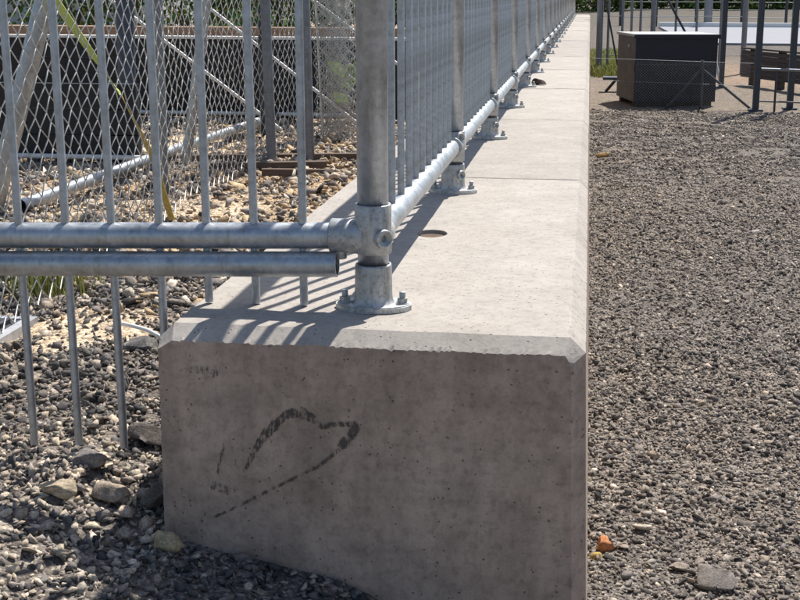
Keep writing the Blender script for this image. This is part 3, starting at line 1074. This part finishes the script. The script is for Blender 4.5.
def leafcloud(n, ctr, rad, size, lo=.5, hi=1.5, seed=0, up=.3):
    r = np.random.default_rng(seed)
    # clumps
    nc = max(6, n//60)
    cc = r.normal(size=(nc, 3)); cc /= np.linalg.norm(cc, axis=1)[:, None]
    cc *= r.uniform(.25, 1., (nc, 1))**.5
    pid = r.integers(0, nc, n)
    p = cc[pid]+r.normal(size=(n, 3))*.16
    p = p*np.array(rad)+np.array(ctr)
    a = r.normal(size=(n, 3)); a /= np.linalg.norm(a, axis=1)[:, None]
    b = np.cross(a, r.normal(size=(n, 3))); b /= np.linalg.norm(b, axis=1)[:, None]
    s = size*r.uniform(.6, 1.4, (n, 1))
    V = np.stack([p-a*s, p-b*s*.45, p+a*s, p+b*s*.45], 1).reshape(-1, 3)
    F = np.arange(n*4).reshape(-1, 4)
    col = np.repeat(np.stack([r.uniform(lo, hi, n), r.uniform(lo, hi, n)*.4+r.uniform(lo, hi, n)*.6, r.uniform(lo, hi, n)], 1)*r.uniform(.7, 1.3, (nc, 1))[pid], 4, axis=0)
    return V, F, col


def shrub(x, y, z, rx, rz, n, size, label, group, seed, mat=None):
    t = thing('shrub', (x, y, z), label, 'shrub', group)
    V, F, c = leafcloud(n, (0, 0, rz*.95), (rx, rx*.8, rz), size, seed=seed)
    link('crown', fastmesh('crown', V, F, mat or LEAFM, False, c), t, (x, y, z))
    mb = MB()
    rr = random.Random(seed)
    for k in range(5):
        mb.tube([(0, 0, -.1), (rr.uniform(-.3, .3)*rx, rr.uniform(-.3, .3)*rx, rz*.6), (rr.uniform(-.6, .6)*rx, rr.uniform(-.6, .6)*rx, rz*1.3)], [.03*rx+.01, .02*rx+.006, .004], 6, False)
    link('stem', mb.mesh('stem', BARK), t, (x, y, z))


LB = ['broad green bush beyond the timber ledge, farthest left', 'green bush beyond the ledge left of the slate post', 'green bush behind the thick grey fence post',
      'green bush beyond the ledge between the two white bars', 'green bush beyond the ledge behind the rolled mesh', 'green bush nearest the railing beyond the ledge']
for i, x in enumerate((-8.2, -6.7, -5.2, -3.9, -2.7, -1.6)):
    shrub(x, 13.0+(i % 3)*.7, .6, 1.15, .85, 2600, .055, LB[i], 'bushes beyond the ledge', 200+i)
RBL = ['dark hedge bush at the far end of the wall', 'far bush above the back fence', 'far bush straight above the black box', 'far bush right of the black box top',
       'far bush above the white kerb', 'far bush left of the tall dark posts', 'far bush between the tall dark posts', 'far bush at the right edge']
shrub(-2.4, 84.0, -.2, 2.4, 1.5, 3200, .15, RBL[0], 'far bushes along the field', 300)
for i, x in enumerate((.5, 3.5, 6.5, 9.5, 12.5, 15.5, 18.5)):
    shrub(x, 88+(i % 3)*2.5, -.2, 2.6, 1.5, 3200, .16, RBL[i+1], 'far bushes along the field', 310+i)
# leafy green plant beside the main post
pl = thing('leafy_plant', (-1.235, 4.86, .65), 'bright green leafy plant just left of the main post', 'plant')
for k in range(7):
    rr = random.Random(k)
    a = rr.uniform(-1.0, 1.0); h = rr.uniform(.10, .30); ln = rr.uniform(.10, .17)
    base = Vector((rr.uniform(-.03, .03), -.16, h))
    d = Vector((math.sin(a), -.25, math.cos(a)*.9+.2)).normalized(); s = Vector((math.cos(a), .1, -math.sin(a))).normalized()
    V, F = [], []
    for i in range(6):
        t = i/5; wd = .032*math.sin(math.pi*(t*.9+.06))
        c = base+d*ln*t+Vector((0, -.03*t*t, -.03*t*t))
        V += [c-s*wd, c+Vector((0, .006, -.006)), c+s*wd]
    for i in range(5):
        for j in range(2): F.append((i*3+j, i*3+j+1, i*3+3+j+1, i*3+3+j))
    g = rr.uniform(.75, 1.25)
    link('leaf', fastmesh('leaf', np.array([v[:] for v in V]), F, LEAFB, True, np.array([[g, g, g]]*len(V))), pl, (-1.235, 4.86, .65))
MB().tube([(0, -.16, -.03), (.01, -.16, .16), (0, -.16, .34)], .006, 6).build('stem', BARK, pl, (-1.235, 4.86, .65))


def grass(name, pts, h, label, seed, wid=.0025):
    r = np.random.default_rng(seed)
    V, F, C = [], [], []
    for (x, y) in pts:
        z = float(height(x, y))
        a = r.uniform(0, 6.28); hh = h*r.uniform(.5, 1.2); ln = r.uniform(.1, .7)*hh
        dx, dy = math.cos(a)*ln, math.sin(a)*ln
        wx, wy = -math.sin(a)*wid, math.cos(a)*wid
        n = len(V)
        V += [(x-wx, y-wy, z), (x+wx, y+wy, z), (x+dx*.4+wx*.8, y+dy*.4+wy*.8, z+hh*.65), (x+dx*.4-wx*.8, y+dy*.4-wy*.8, z+hh*.65), (x+dx, y+dy, z+hh)]
        F += [(n, n+1, n+2, n+3), (n+3, n+2, n+4)]
        g = r.uniform(.7, 1.5); C += [[g*r.uniform(.9, 1.2), g, g*.9]]*5
    link(name, fastmesh(name, np.array(V), F, GRASSM, False, np.array(C)), None, (0, 0, 0), label, 'grass', kind='stuff')


grass('grass_tuft', [(-1.31+rng.normal()*.05, 1.16+rng.normal()*.06) for _ in range(260)], .07, 'small green grass tuft in rubble at the foot of the mesh', 5)
grass('grass', [(rng.uniform(.04, 1.3), rng.uniform(18.5, 26)) for _ in range(5500)], .16, 'strip of green grass by the wall near its far end', 6, .009)

# ------------------------------------------------------------------ yard on the right
bx = thing('storage_box', (1.0, 13.9, 0), 'black metal storage box standing on the gravel yard', 'box')
rz = .20
def BXT(V):
    c, s = math.cos(rz), math.sin(rz)
    return [(.552+x*c-y*s, 13.369+x*s+y*c, z) for x, y, z in V]


def bbox(a, b, name, mat, parent, **k):
    mb = MB().box(a, b); mb.v = BXT(mb.v)
    return mb.build(name, mat, parent, world=True, **k)


bw, bd, bh = 1.0, .95, .835
bbox((.0, .0, .06), (bw, .02, bh), 'front_panel', BOXB, bx)
bbox((-.001, .0205, .06), (.02, bd, bh), 'side_panel', BOXS, bx)
bbox((bw-.02, .0205, .06), (bw+.001, bd, bh), 'side_panel', BOXS, bx)
bbox((.021, bd-.02, .06), (bw-.021, bd-.001, bh), 'back_panel', BOXB, bx)
lid = bbox((-.02, -.02, bh+.001), (bw+.02, bd+.02, bh+.03), 'lid', LID, bx)
bbox((-.028, -.026, bh-.02), (bw+.028, -.0205, bh+.028), 'lid_lip', BOXB, lid)
for y in (.08, .78): bbox((.02, y, -.02), (bw-.02, y+.10, .059), 'skid', SLEEPER, bx)
bbox((-.012, .30, .70), (-.0015, .36, .735), 'latch', LID, bx)
bbox((-.008, .03, .42), (-.0015, .06, .50), 'hinge', STEEL_DK, bx)
bbox((.02, -.008, .50), (bw-.02, -.0005, .512), 'seam_strip', BOXS, bx)

tb = thing('low_bench', (.32, 15.7, 0), 'small low dark bench left of the black box', 'bench')
MB().box((.20, 15.5, .17), (.62, 15.8, .205)).build('seat', STEEL_DK, tb, world=True)
MB().tube([(.24, 15.6, 0), (.38, 15.6, .17)], .02, 8).build('leg', STEEL_DK, tb, world=True)
MB().tube([(.55, 15.6, 0), (.45, 15.6, .17)], .02, 8).build('leg', STEEL_DK, tb, world=True)

# low wire fence in front of the box
lf = thing('low_wire_fence', (1.33, 13.2, 0), 'low wire fence with braced post in front of the black box', 'fence')
MB().tube([(1.335, 13.2, -.05), (1.325, 13.2, .575)], .022, 10).build('post', STEEL_DK, lf, world=True)
MB().tube([(.92, 13.2, .0), (1.31, 13.2, .46)], .015, 8).build('brace', STEEL_DK, lf, world=True)
MB().tube([(1.93, 13.2, .0), (1.345, 13.2, .46)], .015, 8).build('brace', STEEL_DK, lf, world=True)
for z in (.30, .56):
    MB().tube([(.03, 13.16, z+.03), (1.33, 13.175, z), (1.95, 13.1, z-.01)], .0026, 5, False).build('wire', STEEL_GR, lf, world=True)
# rabbit netting of the low fence
V, F = zz(lambda u, z, o: (.55+u, 13.165+o, z), 74, .018, .016, .03, 34, .0006)
link('wire_netting', fastmesh('wire_netting', V-np.array([1.33, 13.2, 0]), F, WIRE, True), lf, (1.33, 13.2, 0))

gt = thing('field_gate', (1.97, 13.05, 0), 'low dark steel gate between two tall posts at the right', 'gate')
MB().tube([(1.99, 13.05, .49), (2.95, 13.0, .47)], .016, 8).build('top_rail', STEEL_GR, gt, world=True)
MB().tube([(1.99, 13.05, .12), (2.95, 13.0, .10)], .010, 8).build('bottom_rail', STEEL_DK, gt, world=True)
for x in (2.16, 2.55, 2.90):
    MB().tube([(x, 13.02, .0), (x, 13.02, .475)], .013, 8).build('upright', STEEL_DK, gt, world=True)

for i, (x, y, lb) in enumerate(((1.955, 13.1, 'tall dark steel post at the left end of the low gate'), (2.385, 13.35, 'tall dark steel post at the right edge of the photo'), (1.915, 16.58, 'tall dark steel post just right of the black box'))):
    t = thing('tall_post', (x, y, 0), lb, 'post', 'tall dark posts in the yard')
    MB().box((x-.035, y-.035, -.1), (x+.035, y+.035, 2.4)).build('upright', STEEL_DK, t, world=True)
    MB().box((x-.08, y-.08, .0), (x+.08, y+.08, .022)).build('foot_plate', STEEL_DK, t, world=True)
    MB().prism([(x-.04, y-.04), (x+.04, y-.04), (x+.04, y+.04), (x-.04, y+.04)], 2.401, 2.415).build('cap', STEEL_DK, t, world=True)
t = thing('tall_post', (1.9, 16.9, 0), 'white leaning prop beside the black box', 'prop')
MB().tube([(1.93, 16.7, .0), (1.78, 16.9, .62)], .022, 8).build('shaft', WHITEBAR, t, world=True)
MB().tube([(1.93, 16.7, .0), (1.93, 16.7, .03)], .05, 10).build('foot', WHITEBAR, t, world=True)
t.name = 'leaning_prop'; W[t.name] = W['tall_post.003'] if 'tall_post.003' in W else Vector((1.9, 16.9, 0))

# slatted timber rack
rk = thing('slatted_rack', (2.6, 16.2, 0), 'dark slatted timber rack on short legs at the right', 'rack')
A, B = Vector((2.27, 17.35, 0)), Vector((3.6, 14.1, 0))
d = (B-A).normalized(); s = Vector((-d.y, d.x, 0))
for k in range(6):
    z0 = .12+k*.066
    off = s*(.006*(k % 2))
    p = [A+off, B+off, B+off+s*.05, A+off+s*.05]
    MB().prism([(q.x, q.y) for q in p], z0, z0+.060).build('slat', SLEEPER, rk, world=True)
for k in range(5):
    q = A+d*(.15+k*.8)+s*.06
    MB().prism([(q.x, q.y), (q.x+d.x*.09, q.y+d.y*.09), (q.x+d.x*.09+s.x*.08, q.y+d.y*.09+s.y*.08), (q.x+s.x*.08, q.y+s.y*.08)], -.05, .53).build('leg', SLEEPER, rk, world=True)
p = [A-d*.02, B+d*.02, B+d*.02+s*.18, A-d*.02+s*.18]
MB().prism([(q.x, q.y) for q in p], .5305, .555).build('top_board', SLEEPER, rk, world=True)

# back fence beyond the box
bf = thing('back_fence', (.6, 19.85, 0), 'grey steel fence with slim uprights behind the black box', 'fence')
for i, (x, r) in enumerate(((.17, .055), (.315, .022), (.553, .022), (.705, .022), (.857, .022), (1.07, .045), (1.45, .02), (1.8, .02), (2.2, .02), (2.6, .045))):
    MB().tube([(x, 19.85, -.05), (x, 19.85, 1.9)], r, 12).build('post' if r > .03 else 'upright', STEEL_GR, bf, world=True)
for z in (.30, .95, 1.6):
    MB().tube([(.17, 19.85, z), (2.6, 19.85, z)], .007, 6).build('wire', STEEL_GR, bf, world=True)
MB().tube([(1.12, 19.8, 1.53), (1.75, 19.8, .45)], .02, 8).build('brace', STEEL_DK, bf, world=True)
MB().tube([(.19, 19.8, 1.5), (.52, 19.8, .0)], .016, 8).build('brace', STEEL_DK, bf, world=True)
ff = thing('far_fence', (5, 48.2, 0), 'far post and wire fence beyond the pale concrete road', 'fence')
for x in (1.2, 2.6, 4.15, 5.9, 7.6, 9.4, 11.2):
    MB().tube([(x, 48.2, -.1), (x, 48.2, 1.4)], .055, 8).build('post', STEEL_DK, ff, world=True)
for z in (.35, .65, .95, 1.25):
    MB().tube([(1.2, 48.2, z), (14, 48.2, z)], .012, 5, False).build('wire', STEEL_GR, ff, world=True)
MB().tube([(4.5, 47.0, -.1), (4.5, 47.0, 3.0)], .16, 12).build('lamp_column', STEEL_GR, None, loc=(4.5, 47, 0), world=True, label='thick pale grey column beyond the road above the black box', cat='column')

# pale shed far left
sh = thing('pale_shed', (-9.5, 17, .6), 'pale corrugated shed wall at the far left', 'shed')
V, F = [], []
n = 90
for i in range(n+1):
    x = -15+8.2*i/n; y = 17+.03*math.sin(i*math.pi/1.0+.0)+.03*(i % 2)
    V += [(x, y, .55), (x, y, 3.0)]
for i in range(n): F.append((2*i, 2*i+2, 2*i+3, 2*i+1))
mb = MB(); mb.add(V, F); mb.build('wall', SHEDM, sh, world=True)
MB().box((-15.2, 16.8, 3.01), (-6.6, 21, 3.1)).build('roof', SHEDM, sh, world=True)
MB().box((-6.84, 17.06, .55), (-6.78, 20.8, 3.0)).build('wall', SHEDM, sh, world=True)
MB().box((-11.2, 16.93, .6), (-10.3, 16.975, 2.6)).build('door', STEEL_GR, sh, world=True)
